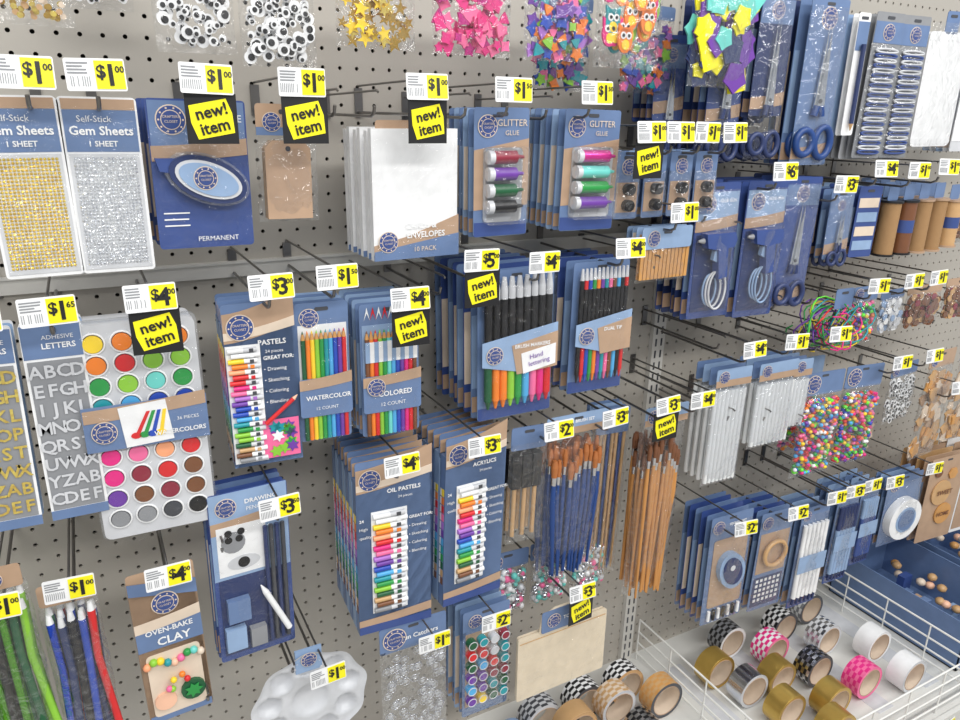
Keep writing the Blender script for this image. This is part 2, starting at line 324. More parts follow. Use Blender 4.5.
# letters
def letters(x,c,name):
    m=M();w,h=.06,.24;m.card(w,h,'white',n=3,pitch=.012,deco=False);m.rect(-w/2+.001,w/2-.001,-.04,-.002,-.0007,'blue');m.rect(-w/2,w/2,-h,-h+.012,-.0007,'blue')
    m.text('ADHESIVE',.006,-.016,.007,'white',-.0018);m.text('LETTERS',.006,-.026,.009,'white',-.0018,True);m.rect(-w/2+.003,w/2-.003,-h+.013,-.043,-.0007,'grey')
    s='ABCDEFGHIJKLMNOPQRSTUVWXYZABCDEFGH'
    for i in range(32): m.text(s[i],-.0205+(i%4)*.0137,-.056-(i//4)*.0225,.021,c,-.0022,True)
    place(m,name,x,1.27,rz=0)
letters(-.118,'goldgem','letter_sticker_sheet');letters(-.052,'lgrey','letter_sticker_sheet')
# watercolor
m=M();w,h=.13,.275;m.rrect(-w/2,w/2,-h,0,.008,.0,'lgrey',.012)
for i in(1,2): m.rrect(-w/2+.002,w/2-.002,-h,0,.008,i*.016,'lgrey',.012)
m.rrect(-w/2-.003,w/2+.003,-h-.003,.003,.009,.006,'clear',.008)
cols=[['yel','orange','peach','orange'],['orange','red','lime','lime'],['green','lime','aqua','green'],['teal','sky','cobalt','cobalt'],['magenta','pink','peach','red'],['magenta','maroon','red','brown'],['purple','brown','maroon','brown'],['grey','grey','dgrey','black']]
for r in range(8):
    z=-.022-r*.026 if r<4 else -.164-(r-4)*.028
    for c in range(4):
        x=-.045+c*.03;m.torus((x,-.001,z),.0122,.0013,'white',n=18,k=5);m.disc(x,z,.0115,-.0008,'dgrey',18);m.disc(x,z,.0103,-.003,cols[r][c],18,th=.002)
m.rect(-w/2-.003,w/2+.003,-.152,-.096,-.009,'blue',.002);m.swoosh(w+.004,-.094,-.115,-.0096,'kraft');m.badge(-.047,-.128,.014,-.011)
m.poly([(-.03,-.100),(.022,-.096),(.027,-.148),(-.026,-.151)],-.0105,'white')
for k,c in enumerate(['red','green','cobalt','yel']): m.poly([(-.016+k*.009,-.138),(-.012+k*.009,-.14),(.004+k*.006,-.108),(.0+k*.006,-.108)],-.0112,c);m.disc(-.014+k*.009,-.137,.006,-.0114,c,10,.004)
m.text('36 PIECES',.045,-.123,.006,'white',-.0105);m.text('WATERCOLORS',.035,-.138,.008,'white',-.012,True)
m.bag(-w/2-.004,w/2+.004,-h-.002,.002,.003,'thin',y=-.014,back=False);place(m,'watercolor_paint_set',.032,1.262,.2,rz=-2)
# pastels 
SC=['yel','orange','red','magenta','pink','violet','purple','cobalt','sky','teal','green','lime','dgreen','tan','brown','black']
def sticks_box(name,x,z,w,h,n,wx0,wx1,zt,zb,depth=.016,stack=4,title='OIL PASTELS',flower=False):
    m=M();m.box(-w/2,w/2,0,depth,-h,-.03,'blue');m.card(w,h,'blue',th=.0015)
    for i in range(0,stack+1):
        y=i*(depth+.004)
        if i:
            m.box(-w/2,w/2,y,y+depth,-h,-.03,'lblue' if i%2 else 'blue');m.rrect(-w/2,w/2,-.04,0,.004,y,'blue',.0015);m.swoosh(w-.002,-.002,-.03,y-.0006,'kraft')
        k=12
        for j in range(k):
            zz=zt-(zt-zb)*(j+.5)/k;m.box(-w/2-.0006,-w/2,y+.003,y+depth-.002,zz-.006,zz+.006,SC[(j*16)//k]);m.box(-w/2-.0007,-w/2,y+depth-.006,y+depth-.002,zz-.006,zz+.006,'white')
    m.swoosh(w-.001,.004,-.05,-.0007,'kraft',.3);m.swoosh(w-.001,-.026,-.046,-.0012,'cream',.5)
    m.badge(-w/2+.021,-.03,.017,-.002);m.text(title,.014,-.052,.0095,'white',-.0022,True);m.text('24 pieces',.016,-.064,.006,'white',-.0022)
    m.rect(wx0-.001,wx1+.001,zb-.002,zt+.002,-.0014,'white',.0008);st=(zt-zb)/n
    for i in range(n):
        zz=zt-st*(i+.5);c=(['white','yel','orange','peach','red','magenta','pink','violet','purple','cobalt','sky','teal','green','lime','dgreen','tan','brown','grey','black'])[i*18//n]
        xa=wx0+(wx1-wx0)*.5;j=.004*(i%2);m.cyl((wx0+.001+j,-.004,zz),(xa+j,-.004,zz),st*.46,c,n=8);m.cyl((xa+j,-.004,zz),(wx1-.004+j,-.004,zz),st*.45,'white' if i%3 else 'lgrey',n=8)
        m.box(xa+(wx1-xa)*.35,xa+(wx1-xa)*.6,-.004-st*.47,-.004,zz-st*.3,zz+st*.3,c if i%2 else 'dgrey')
    rx=wx1+.004
    if w/2-rx>.02:
        for k,t in enumerate(['GREAT FOR:','• Drawing','• Sketching','• Coloring','• Blending']): m.text(t,rx,zt-.018-k*.015,.007,'white',-.0016,k==0,al=1)
    if wx0+w/2>.02:
        for k,t in enumerate(['24','High','quality']): m.text(t,-w/2+.004,zt-.01-k*.014,.007,'white',-.0016,k==0,al=1)
    if flower:
        m.rect(-w*.08,w/2-.003,-h+.008,-h+.062,-.0022,'pink')
        for k in range(16):
            m.star(RND.uniform(0,w/2-.012),RND.uniform(-h+.016,-h+.054),.009,-.0030-.0003*(k%3),RND.choice(['purple','magenta','teal','white','green','lime']),k,6,.55)
        m.cyl((-w*.02,-.008,-h+.06),(w*.4,-.008,-h+.09),.0028,'red');m.cyl((w*.4,-.008,-h+.09),(w*.46,-.008,-h+.095),.0028,'skin',.0004)
    else:
        m.rect(-w/2,w/2,-h,-h+.014,-.0014,'dblue');m.swoosh(w,-h+.03,-h+.012,-.0012,'kraft')
    place(m,name,x,z)
sticks_box('soft_pastel_box',.172,1.27,.088,.22,22,-.042,-.002,-.055,-.212,title='PASTELS',flower=True,stack=3)
sticks_box('oil_pastel_box',.348,1.02,.118,.295,19,-.036,.018,-.085,-.258,title='OIL PASTELS',stack=6)
sticks_box('acrylic_paint_box',.485,1.032,.11,.297,19,-.034,.018,-.085,-.258,title='ACRYLICS',stack=5)
# pencils
def pencils(name,x,z,w,h,cols,r,z0,z1,title,stack=4,tip='wood',zig=False):
    m=M();m.card(w,h,'blue',n=stack,pitch=.016,back='lblue')
    m.rect(-w/2+.003,w/2-.003,-h*.56,z0+.006,-.0008,'white' if not zig else 'lblue')
    m.badge(-w/2+.018,-.02 if not zig else -h*.6,.013,-.012 if zig else -.0014)
    n=len(cols);st=(w-.01)/n
    for i,c in enumerate(cols):
        xx=-w/2+.005+st*(i+.5);m.cyl((xx,-.005,z1),(xx,-.005,z0-.012),r,c,n=6);m.cyl((xx,-.005,z0-.012),(xx,-.005,z0-.004),r,tip,r*.45,n=6);m.cyl((xx,-.005,z0-.004),(xx,-.005,z0),r*.45,c,.0002,n=6)
        if zig: m.box(xx-r,xx+r,-.0055-r,-.004,z0-.045,z0-.016,'white' if i%2 else 'lblue')
    m.rrect(-w/2,w/2,-h*.80,-h*.52,.004,-.0095,'blue',.001);m.swoosh(w,-h*.50,-h*.60,-.0102,'kraft')
    m.text(title,w*.04,-h*.66,w*.125,'white',-.0108,True);m.text('12 COUNT',0,-h*.74,w*.09,'white',-.0108);m.bag(-w/2,w/2,-h,-.02,.006,'thin',y=-.008,back=False)
    if zig:
        for i in range(9): m.poly([(-w/2+.006+i*w*.1,-.022),(-w/2+.006+i*w*.1+w*.05,-.012),(-w/2+.006+(i+1)*w*.1,-.022),(-w/2+.006+i*w*.1+w*.05,-.004)],-.0014,'red' if i%2 else 'white')
    place(m,name,x,z)
pencils('watercolor_pencil_pack',.252,1.262,.07,.192,['dgreen','orange','yel','lime','green','teal','sky','cobalt','purple','red'],.0031,-.035,-.188,'WATERCOLOR')
pencils('colored_pencil_pack',.345,1.252,.084,.192,['brown','orange','red','lime','green','aqua','sky','cobalt','purple','magenta','red','brown'],.0032,-.035,-.189,'COLORED',zig=True,stack=6)
# markers
def markers(name,x,z,w,h,n,cols,stack,r,label):
    m=M();m.card(w,h,'blue',n=stack,pitch=.022,back='dblue',jit=.004);m.rect(-w/2+.001,w/2-.001,-h+.001,-h+.02,-.0007,'dblue');st=(w-.014)/n
    for i in range(n):
        xx=-w/2+.007+st*(i+.5);c=cols[i%len(cols)]
        m.cyl((xx,-.009,-.008),(xx,-.009,-.026),r*.5,'lgrey',r*.9);m.cyl((xx,-.009,-.026),(xx,-.009,-.04),r*.92,'lgrey' if w>.11 else c);m.cyl((xx,-.009,-.04),(xx,-.009,-.11),r,'black',n=10)
        m.cyl((xx,-.009,-.11),(xx,-.009,-h*.55),r*.97,'lgrey');m.cyl((xx,-.009,-h*.55),(xx,-.009,-h+.035),r,c);m.cyl((xx,-.009,-h+.035),(xx,-.009,-h+.022),r*.8,c,r*.3)
    m.poly([(-w/2,-h*.44),(w/2,-h*.36),(w/2,-h*.6),(w*.1,-h*.68),(-w/2,-h*.60)],-.0165,'lblue',.001);m.poly([(-w*.12,-h*.48),(w/2,-h*.42),(w/2,-h*.66),(-w*.05,-h*.68)],-.0175,'kraft',.001)
    m.badge(-w/2+.02,-h*.53,.014,-.018);m.text(label,w*.15,-h*.49,.008,'white',-.0188,True)
    if w>.11: m.poly([(0,-h*.54),(w/2-.004,-h*.50),(w/2-.004,-h*.64),(.004,-h*.68)],-.0185,'white');m.text('Hand',w*.2,-h*.565,.011,'purple',-.0196,rot=.14);m.text('lettering',w*.24,-h*.61,.011,'purple',-.0196,rot=.14)
    m.bag(-w/2,w/2,-h,-.01,.008,'thin',y=-.014,back=False);place(m,name,x,z,rz=-2)
markers('brush_marker_pack',.545,1.282,.128,.232,9,['dgreen','orange','orange','lime','green','sky','pink','magenta','red'],7,.0062,'BRUSH MARKERS')
markers('dual_tip_marker_pack',.70,1.282,.105,.215,12,['black','red','cobalt','green','orange','purple','teal','pink','brown','sky'],5,.0039,'DUAL TIP')
# drawing set
m=M();w,h=.105,.262;m.card(w,h,'dblue',n=3,pitch=.014,back='blue');m.rect(-w/2+.001,w/2-.001,-.13,-.001,-.0007,'lblue');m.badge(-.03,-.022,.014,-.0014);m.text('DRAWING',.016,-.018,.009,'white',-.0018,True);m.text('PENCIL SET',.016,-.029,.008,'white',-.0018);m.swoosh(w-.002,-.036,-.06,-.001,'kraft')
m.rect(-.045,.02,-.125,-.05,-.0014,'white');m.disc(-.024,-.075,.016,-.002,'grey',16);m.disc(-.03,-.07,.005,-.0026,'black');m.disc(-.016,-.07,.005,-.0026,'black');m.disc(-.012,-.108,.022,-.002,'lgrey',16,.011);m.disc(-.012,-.108,.008,-.0026,'black');m.disc(-.03,-.06,.005,-.0024,'black');m.disc(-.013,-.06,.005,-.0024,'black')
m.rect(-w/2+.006,w/2-.006,-h+.01,-.13,-.0014,'navy');m.box(-.045,-.018,-.012,-.002,-.24,-.205,'lblue');m.box(-.012,.010,-.012,-.002,-.243,-.213,'grey');m.box(-.04,-.01,-.012,-.002,-.195,-.16,'blue')
m.cyl((.042,-.010,-.23),(.012,-.010,-.16),.0045,'white');m.cyl((.012,-.010,-.16),(.006,-.010,-.147),.0045,'white',.0008)
for i in range(4): m.cyl((.018+i*.008,-.005,-.06),(.018+i*.008,-.005,-.245),.003,'dgrey' if i%2 else 'navy')
m.bag(-w/2,w/2,-h,-.04,.016,'thin',back=False);place(m,'drawing_pencil_set',.14,1.02,rz=4)
# clay
m=M();w,h=.082,.24;m.box(-w/2,w/2,0,.03,-h,-.028,'kraft');m.card(w,h,'kraft');m.rect(-w/2+.001,w/2-.001,-h+.001,-h+.012,-.0008,'blue');m.rect(-w/2,w/2,-.12,-.08,-.0008,'blue');m.swoosh(w,-.07,-.09,-.0012,'cream');m.poly([(-w/2,-.03),(w/2,-.05),(w/2,-.028),(-w/2,-.012)],-.0012,'blue')
m.badge(0,-.052,.017,-.0018);m.text('OVEN-BAKE',0,-.093,.011,'white',-.0018,True);m.text('CLAY',.004,-.110,.017,'white',-.0018,True)
m.rrect(-.034,.034,-.23,-.128,.006,-.0012,'cream')
for k in range(9): m.sph((-.034+k*.0085,-.004,-.142+.005*sin(k*1.2)),.0055,['peach','lime','yel','teal','skin','pink','green','aqua','cream'][k])
m.disc(.018,-.2,.016,-.006,'dgreen',14,th=.006);m.star(.018,-.2,.012,-.008,'green',0,7,.6);m.disc(-.018,-.205,.014,-.005,'skin',14,th=.005)
for k in range(5): m.sph((.0+cos(k)*.012,-.007,-.178+sin(k*1.3)*.01),.0045,['red','orange','yel','pink','lime'][k])
place(m,'oven_bake_clay_pack',.022,.932,rz=3)
# palette
m=M();R=.088;nr,na=26,84;V=[];F=[]
def pal(r,a):
    d=0
    if r>R*.93:d=-.004*(r-R*.93)/(R*.07)
    for k in range(9):
        b=2*pi*k/9+.2;wx,wz=cos(b)*R*.7,sin(b)*R*.7;q=math.hypot(r*cos(a)-wx,r*sin(a)-wz)/(R*.2)
        if q<1:d+=.012*(1-q**3)
        elif q<1.15:d-=.0015
    q=r/(R*.33)
    if q<1:d+=.010*(1-q**4)
    return d
for j in range(nr+1):
    for i in range(na):
        r=R*j/nr;a=2*pi*i/na;rr=r*(1+.03*cos(9*(a-.2))*(j/nr)**3);V.append((rr*cos(a),pal(r,a),rr*sin(a)-.095))
for j in range(nr):
    for i in range(na):F.append((j*na+i,j*na+(i+1)%na,(j+1)*na+(i+1)%na,(j+1)*na+i))
m.add(V,F,'lgrey',True)
m.box(-.02,.02,-.001,.003,-.04,.0,'lblue') ;m.badge(0,-.018,.012,-.003)
place(m,'paint_palette',.205,.735,.2,rz=0)
# brushes
def brushes(name,x,z,w,n,layers,hm,hl,tl,headc,rz=0,cardh=.035,k=1):
    m=M();m.card(w,cardh,'lblue',n=0);m.rect(-w/2,w/2,-cardh,-cardh+.012,-.0007,'kraft');m.badge(-w/2+.018,-.018,.013,-.0014);m.text('BRUSH SET',.012,-.013,.008,'white',-.0018,True)
    for L in range(layers):
        for i in range(n):
            xx=-w/2+.012+(w-.024)*(i+.5)/n+RND.uniform(-.003,.003);y=-.006+L*.012;t=-tl-RND.uniform(0,.04);rr=RND.uniform(.003,.0046)*k;e=xx*.8+RND.uniform(-.008,.008)
            m.cyl((xx,y,t),(xx,y,t-.012),rr*.9,headc,rr*1.5);m.cyl((xx,y,t-.012),(xx,y,t-.03),rr*1.5,headc,rr*1.15);m.cyl((xx,y,t-.03),(xx,y,t-.045),rr*1.15,'silverm' if headc!='black' else 'goldm',rr)
            m.cyl((xx,y,t-.045),(xx,y,t-.085),rr,hm,rr*1.35);m.cyl((xx,y,t-.085),(e,y,-hl+RND.uniform(-.012,.01)),rr*1.35,hm,rr*.7)
    m.bag(-w/2-.004,w/2+.004,-hl-.006,-.03,.024,y=.008);place(m,name,x,z,.2,rz)
brushes('paint_brush_set',.675,1.03,.125,10,5,'handle',.30,.05,'bristle')
brushes('paint_brush_set',.87,1.01,.10,9,5,'wooddk',.385,.06,'brown',k=.9)
m=M();m.card(.065,.04,'blue')
for L in range(2):
    for i in range(3): m.box(-.027+i*.019,-.011+i*.019,.0+L*.02,.012+L*.02,-.11,-.05,'black');m.cyl((-.019+i*.019,.006+L*.02,-.11),(-.019+i*.019,.006+L*.02,-.2),.0038,'tan')
m.bag(-.035,.035,-.21,-.03,.014);place(m,'foam_brush_pack',.58,1.025,.2)
m=M();m.card(.07,.05,'blue',n=3)
for i in range(16): xx=-.03+(i%8)*.0085;m.cyl((xx,.004+.008*(i//8),-.05),(xx,.004+.008*(i//8),-.34),.0034,'tan' if i%3 else 'handle',.002)
m.bag(-.037,.037,-.35,-.04,.012);place(m,'craft_dowel_pack',.79,1.0,.15)
# clear bag generic
def pieces(name,x,z,w,h,fn,n,hd='blue',hh=.03,bulge=.016,d=PD,title=None,rz=None):
    m=M()
    if hd: m.card(w,hh,hd);m.badge(-w/2+hh*.5,-hh*.5,hh*.4,-.0014) if hh>.02 else None
    if title: m.text(title,.01,-hh*.55,hh*.24,'white',-.0018,True)
    for i in range(n):
        a=RND.uniform(-1,1);b=RND.uniform(-1,1)**1;e=max(.1,(1-a*a)*(1-b*b))**.4;y=RND.uniform(-bulge*.85,bulge*.5)*e
        fn(m,a*(w/2-.008),-hh-(h-hh)*(.5-b*.44),y,i)
    m.bag(-w/2,w/2,-h,-hh+.004 if hd else 0,bulge,nx=12,nz=14);place(m,name,x,z,d,rz)
def eye(m,x,z,y,i):
    r=RND.choice([.004,.005,.007]);m.disc(x,z,r,y,'white',12,th=.0015);m.disc(x+RND.uniform(-.3,.3)*r,z+RND.uniform(-.4,.2)*r,r*.55,y-.0008,'black',10)
def starp(m,x,z,y,i): m.star(x,z,RND.uniform(.006,.011),y,RND.choice(['goldm','goldm','yel','goldgem']),RND.uniform(0,6),th=.0015)
PK=['pink','magenta','pinkgl','magenta']
def pinkp(m,x,z,y,i): m.star(x,z,RND.uniform(.006,.012),y,RND.choice(PK),RND.uniform(0,6),RND.choice([3,4,5]),.6,.003)
def multip(m,x,z,y,i): m.star(x,z,RND.uniform(.007,.012),y,RND.choice(['purple','orange','lime','teal','pink','cobalt','violet']),RND.uniform(0,6),RND.choice([3,4,5]),.6,.003)
def foamp(m,x,z,y,i): m.star(x,z,RND.uniform(.014,.026),y,RND.choice(['yellow','yellow','yellow','purple','purple','aqua']) if z>-.12 else RND.choice(['purple','yellow','navy']),RND.uniform(0,6),RND.choice([4,5,6]),.75,.003)
def owl(m,x,z,y,i):
    c=RND.choice(['magenta','orange','purple','teal','lime']);m.disc(x,z,.013,y,c,16,.017,.003);m.poly([(x-.012,z+.008),(x-.013,z+.021),(x-.003,z+.015),(x+.003,z+.015),(x+.013,z+.021),(x+.012,z+.008)],y,c,.003)
    for s in(-1,1): m.disc(x+s*.005,z+.006,.005,y-.001,'white',10);m.disc(x+s*.005,z+.006,.0025,y-.0018,'black',8)
    m.disc(x,z-.006,.007,y-.001,'yel',10)
def seq(m,x,z,y,i): m.disc(x,z,.003,y,RND.choice(['goldm','goldgem','tan','cream']),8)
BC=['red','orange','yel','neongreen','green','sky','cobalt','magenta','pink','purple','white']
def bead(m,x,z,y,i): m.sph((x,y,z),.0052,RND.choice(BC),7,4,1,1,.85)
pieces('sequin_bag',-.02,1.70,.075,.13,seq,220,None,0)
pieces('googly_eye_bag',.13,1.69,.082,.138,eye,150,None,0);pieces('googly_eye_bag',.218,1.69,.085,.148,eye,190,None,0)
pieces('gold_star_bag',.338,1.70,.10,.133,starp,110,'kraft',.02);pieces('pink_foam_shape_bag',.465,1.70,.115,.135,pinkp,110,'blue',.02)
pieces('foam_shape_bag',.592,1.70,.10,.135,multip,100,'blue',.02);pieces('owl_foam_sticker_bag',.715,1.70,.12,.14,owl,24,'blue',.02)
pieces('foam_shape_bag',.66,1.66,.10,.13,multip,90,'blue',.02,d=.12);pieces('foam_shape_bag',.82,1.66,.10,.13,multip,90,'blue',.02,d=.12)
pieces('large_foam_shape_bag',.90,1.72,.125,.18,foamp,60,'blue',.02,.02);
pieces('googly_eye_bag',.05,1.72,.07,.12,eye,60,None,0,d=.08)
# glitter tubes bottom left
def tubes(name,x,z,cols,w=.06):
    m=M();h=.26;m.card(w,.03,'kraft');m.badge(0,-.016,.011,-.0014)
    for i in range(15):
        c=cols[i%len(cols)];y=.001+.009*(i//5);xx=-w/2+.007+(i%5)*.0115;e=xx+RND.uniform(-.009,.009);q=-.045-RND.uniform(0,.02)
        m.tube([(xx,y,q),(xx*.9,y,q-.07),(e,y,-h+.012)],.0048,c,8);m.cyl((xx,y,q+.012),(xx,y,q),.0028,'white',.0045)
    m.bag(-w/2-.003,w/2+.003,-h,-.025,.018,y=.006);place(m,name,x,z)
tubes('glitter_glue_tube_pack',-.155,.985,['greengl','black','greengl','dgreen','lime']);tubes('glitter_glue_tube_pack',-.085,.945,['bluegl','navy','black','cobalt','red','dgreen','silvergl'])
tubes('glitter_glue_tube_pack',-.22,.985,['greengl','lime'])
# suncatcher, glass paint
def charm(m,x,z,y,i):
    m.torus((x,y,z),.007,.0009,'silverm',n=12,k=4);m.star(x,z,.005,y,'lgrey',i,5)
pieces('suncatcher_bag',.375,.725,.115,.25,charm,80,'blue',.05,.01,title='Sun Catchers')
m=M();w,h=.09,.22;m.card(w,h,'blue',n=5,pitch=.014);m.badge(-.022,-.022,.013,-.0014);m.text('GLASS PAINT',.014,-.024,.0075,'white',-.0018);m.rect(-.04,.04,-.2,-.045,-.0008,'kraft')
for r in range(6):
    for c in range(4): m.cyl((-.032+c*.021,-.001,-.06-r*.024),(-.032+c*.021,-.014,-.06-r*.024),.0088,RND.choice(['yel','red','dgreen','orange','maroon','dgreen','sky','lgrey','purple','maroon','teal']),n=12);m.torus((-.032+c*.021,-.014,-.06-r*.024),.008,.001,'lgrey',n=12,k=4)
m.bag(-w/2,w/2,-h,-.04,.02,back=False);place(m,'glass_paint_pot_pack',.51,.705)
def clearb(m,x,z,y,i): m.sph((x,y,z),RND.uniform(.004,.007),RND.choice(['silverm','lgrey','lgrey','white','silverm','aqua','pink']),6,4)
for q,xx in enumerate((.585,.675,.765)): pieces('rhinestone_bag',xx,.755,.085,.13,clearb,170,'blue' if q<2 else 'kraft',.035,.012,d=.14)
# tote
m=M();w=.19;m.rrect(-w/2,w/2,-.155,-.02,.004,0,'cloth',.004);m.rrect(-w/2+.002,w/2-.002,-.15,-.02,.004,.006,'cloth',.004);m.rect(-w/2+.003,w/2-.003,-.032,-.030,-.0006,'tan',.0003);m.rrect(-.05,.05,-.022,.022,.004,-.003,'blue',.001);m.badge(-.025,.0,.014,-.0045)
m.tube([(-.05,.002,-.022),(-.045,.002,.01),(-.02,.002,.02),(.02,.002,.02),(.045,.002,.01),(.05,.002,-.022)],.003,'cloth');m.text('TOTE BAG',.018,0,.01,'white',-.0045,True)
m.bag(-w/2,w/2,-.155,-.02,.004,'thin',y=-.003,back=False);place(m,'canvas_tote_bag',.655,.655,.225,rz=0)
# scissors
def scissor(m,x,z,L,y,hm='navy',s=1):
    bl=L*.55
    m.poly([(x-.002,z),(x-.009*s,z-bl),(x+.004*s,z-bl)],y,'steel',.002);m.poly([(x+.003,z),(x-.004*s,z-bl),(x+.009*s,z-bl)],y-.0022,'steel',.002);m.disc(x,z-bl+.012,.003*s,y-.003,'dgrey',10)
    for q in(-1,1):
        m.tube([(x+q*.004,y,z-bl+.004),(x+q*.007*s,y,z-bl-.012)],.0055*s,hm);m.torus((x+q*.017*s,y,z-bl-L*.24),.015*s,.0048*s,hm,sz=1.35 if q>0 else 1.1)
def scpack(name,x,z,w,h,n,mt='dblue',L=.2,d=PD,s=1,hm='navy',ch=None):
    m=M();m.card(w,ch or h,mt,n=n,pitch=.02,back='navy',jit=.005);m.rect(-w/2+.001,w/2-.001,-.05,-.014,-.0007,'blue');m.badge(0,-.03,.014*s,-.0014);m.swoosh(w,-(ch or h)+.035,-(ch or h)+.01,-.0007,'kraft')
    for i in range(3): scissor(m,.004*i,-.045-.004*i,L,-.006+i*.02,hm,s)
    m.bag(-w/2,w/2,-h,-.012,.012,back=False);place(m,name,x,z,d,rz=-4)
scpack('scissors_pack',1.13,1.685,.085,.265,3,'blue',.23,s=1.25,hm='handle')
scpack('scissors_pack',.945,1.68,.07,.255,4,'dblue',.235,.17,.95,'navy',.2);scpack('scissors_pack',1.02,1.69,.07,.26,4,'navy',.24,.19,.95,'navy',.19);scpack('scissors_pack',.995,1.64,.06,.2,3,'navy',.18,.08,.9,'navy',.15)
scpack('scissors_pack',1.075,1.66,.05,.24,2,'dblue',.21,.12,.9,'navy',.17);scpack('scissors_pack',.87,1.62,.06,.17,3,'dblue',.16,.12,.8,'navy',.13)
def gunpack(x,z,d=PD,h=.23,w=.09,cord='lgrey'):
    m=M();m.card(w,h,'dblue',n=5,pitch=.016,back='navy',jit=.005);m.rect(-w/2+.002,w/2-.002,-.065,-.015,-.0007,'lblue');m.swoosh(w-.002,-.056,-.08,-.001,'kraft');m.badge(-.02,-.035,.015,-.0014);m.text('GLUE GUN',.02,-.03,.007,'white',-.0018,True)
    m.rect(-w/2+.006,w/2-.006,-h+.012,-.085,-.0008,'navy')
    m.poly([(-.035,-.08),(.025,-.08),(.03,-.092),(.026,-.104),(.012,-.106),(.016,-.155),(-.002,-.158),(-.008,-.108),(-.03,-.104)],-.022,'dblue',.016);m.cyl((-.035,-.014,-.092),(-.046,-.014,-.092),.005,'grey',.002);m.poly([(-.012,-.11),(-.006,-.108),(-.004,-.13),(-.014,-.125)],-.018,'lblue',.008)
    for k in range(3): m.torus((-.008+k*.006,-.008-.003*k,-.178),.014+.002*k,.0019,cord if k else 'lblue',sz=1.9,n=22,k=6)
    m.bag(-w/2,w/2,-h,-.012,.024,back=False);place(m,'glue_gun_pack',x,z,d,rz=-4)
gunpack(.93,1.395);gunpack(1.045,1.395,h=.24,cord='lblue')
scpack('scissors_pack',1.135,1.40,.085,.235,4,'dblue',.21,s=1.05,hm='navy')
scpack('scissors_pack',.985,1.39,.05,.2,2,'navy',.18,.13,.8,'cobalt',.12)
# pencil, pens, doilies
m=M();m.card(.03,.2,'white',n=4,pitch=.012,deco=False);m.rect(-.014,.014,-.06,-.014,-.0007,'blue');m.cyl((0,-.006,-.05),(0,-.006,-.18),.004,'navy');m.cyl((0,-.006,-.18),(0,-.006,-.192),.004,'tan',.0005);place(m,'craft_pencil_pack',1.22,1.67)
for k in range(2):
    m=M();m.card(.07,.245,'grey',n=7,pitch=.014,back='lgrey',jit=.004,deco=False);m.rect(-.034,.034,-.05,-.015,-.0007,'blue');m.badge(0,-.032,.014,-.0014)
    for j in range(22): m.torus((0,-.004,-.062-j*.0082),.027,.0021,'dblue' if j%2 else 'lgrey',n=14,k=5,sz=.12)
    m.bag(-.036,.036,-.245,-.05,.01,back=False);place(m,'ribbon_trim_pack',1.29+.075*k,1.675,rz=-5)
m=M();m.card(.035,.04,'blue')
for k in range(5): m.rrect(-.055+.003*(k%2),.055,-.24,-.035,.01,k*.012,'white',.004)
for k in range(9):
    for j in range(2): m.disc(-.048+k*.012,-.045-j*.185,.007,-.0006,'white',10,th=.004)
m.bag(-.058,.058,-.245,-.02,.006,y=-.004,back=False);place(m,'paper_doily_pack',1.47,1.69,rz=-5)
m=M();m.card(.1,.22,'lgrey',n=4,pitch=.014);m.rect(-.05,.05,-.2,-.04,-.0008,'white');m.badge(-.02,-.03,.014,-.0016);place(m,'white_felt_pack',1.6,1.66,rz=-5)
m=M();m.card(.11,.2,'tan',n=4,pitch=.014);m.rect(-.05,.05,-.19,-.04,-.0008,'cream');m.badge(-.02,-.03,.014,-.0016);place(m,'burlap_sheet_pack',1.78,1.66,rz=-5)
# small scissors, labels, twine
scpack('scissors_pack',1.245,1.375,.06,.13,3,'blue',.105,s=.7)
m=M();m.card(.06,.135,'dblue',n=6,pitch=.014,back='lblue');
for k in range(4): m.rect(-.026,.026,-.04-k*.027,-.022-k*.027,-.0008,'lblue' if k%2 else 'cream')
place(m,'iron_on_label_pack',1.325,1.378,rz=-5)
def twine(x,z,mt,n=4,h=.09,ci='kraft'):
    m=M()
    for k in range(n):
        y=k*.044;m.cyl((0,y,-.03),(0,y,-.03-h),.018,mt,n=18);m.cyl((0,y,-.026),(0,y,-.03),.021,ci,n=18);m.cyl((0,y,-.03-h),(0,y,-.034-h),.021,ci,n=18);m.rrect(-.016,.016,-.026,.004,.003,y,'blue',.001)
        if mt!='twine': m.cyl((0,y,-.03-h*.35),(0,y,-.03-h*.6),.0184,'dblue',n=18)
    place(m,'twine_spool_pack',x,z,rz=0)
twine(1.395,1.375,'twine',h=.1,ci='black');twine(1.445,1.375,'brown',h=.1,ci='black');twine(1.495,1.375,'twine',h=.1);twine(1.545,1.375,'twine',4,.1);twine(1.60,1.37,'tan',3)
pieces('wood_bead_bag',1.67,1.37,.09,.12,lambda m,x,z,y,i:m.sph((x,y,z),.007,RND.choice(['tan','wood','brown']),6,4),80,'kraft',.03)
pieces('clear_bead_bag',1.79,1.38,.1,.13,lambda m,x,z,y,i:m.sph((x,y,z),.008,RND.choice(['lgrey','white','silverm']),6,4),80,'blue',.03)
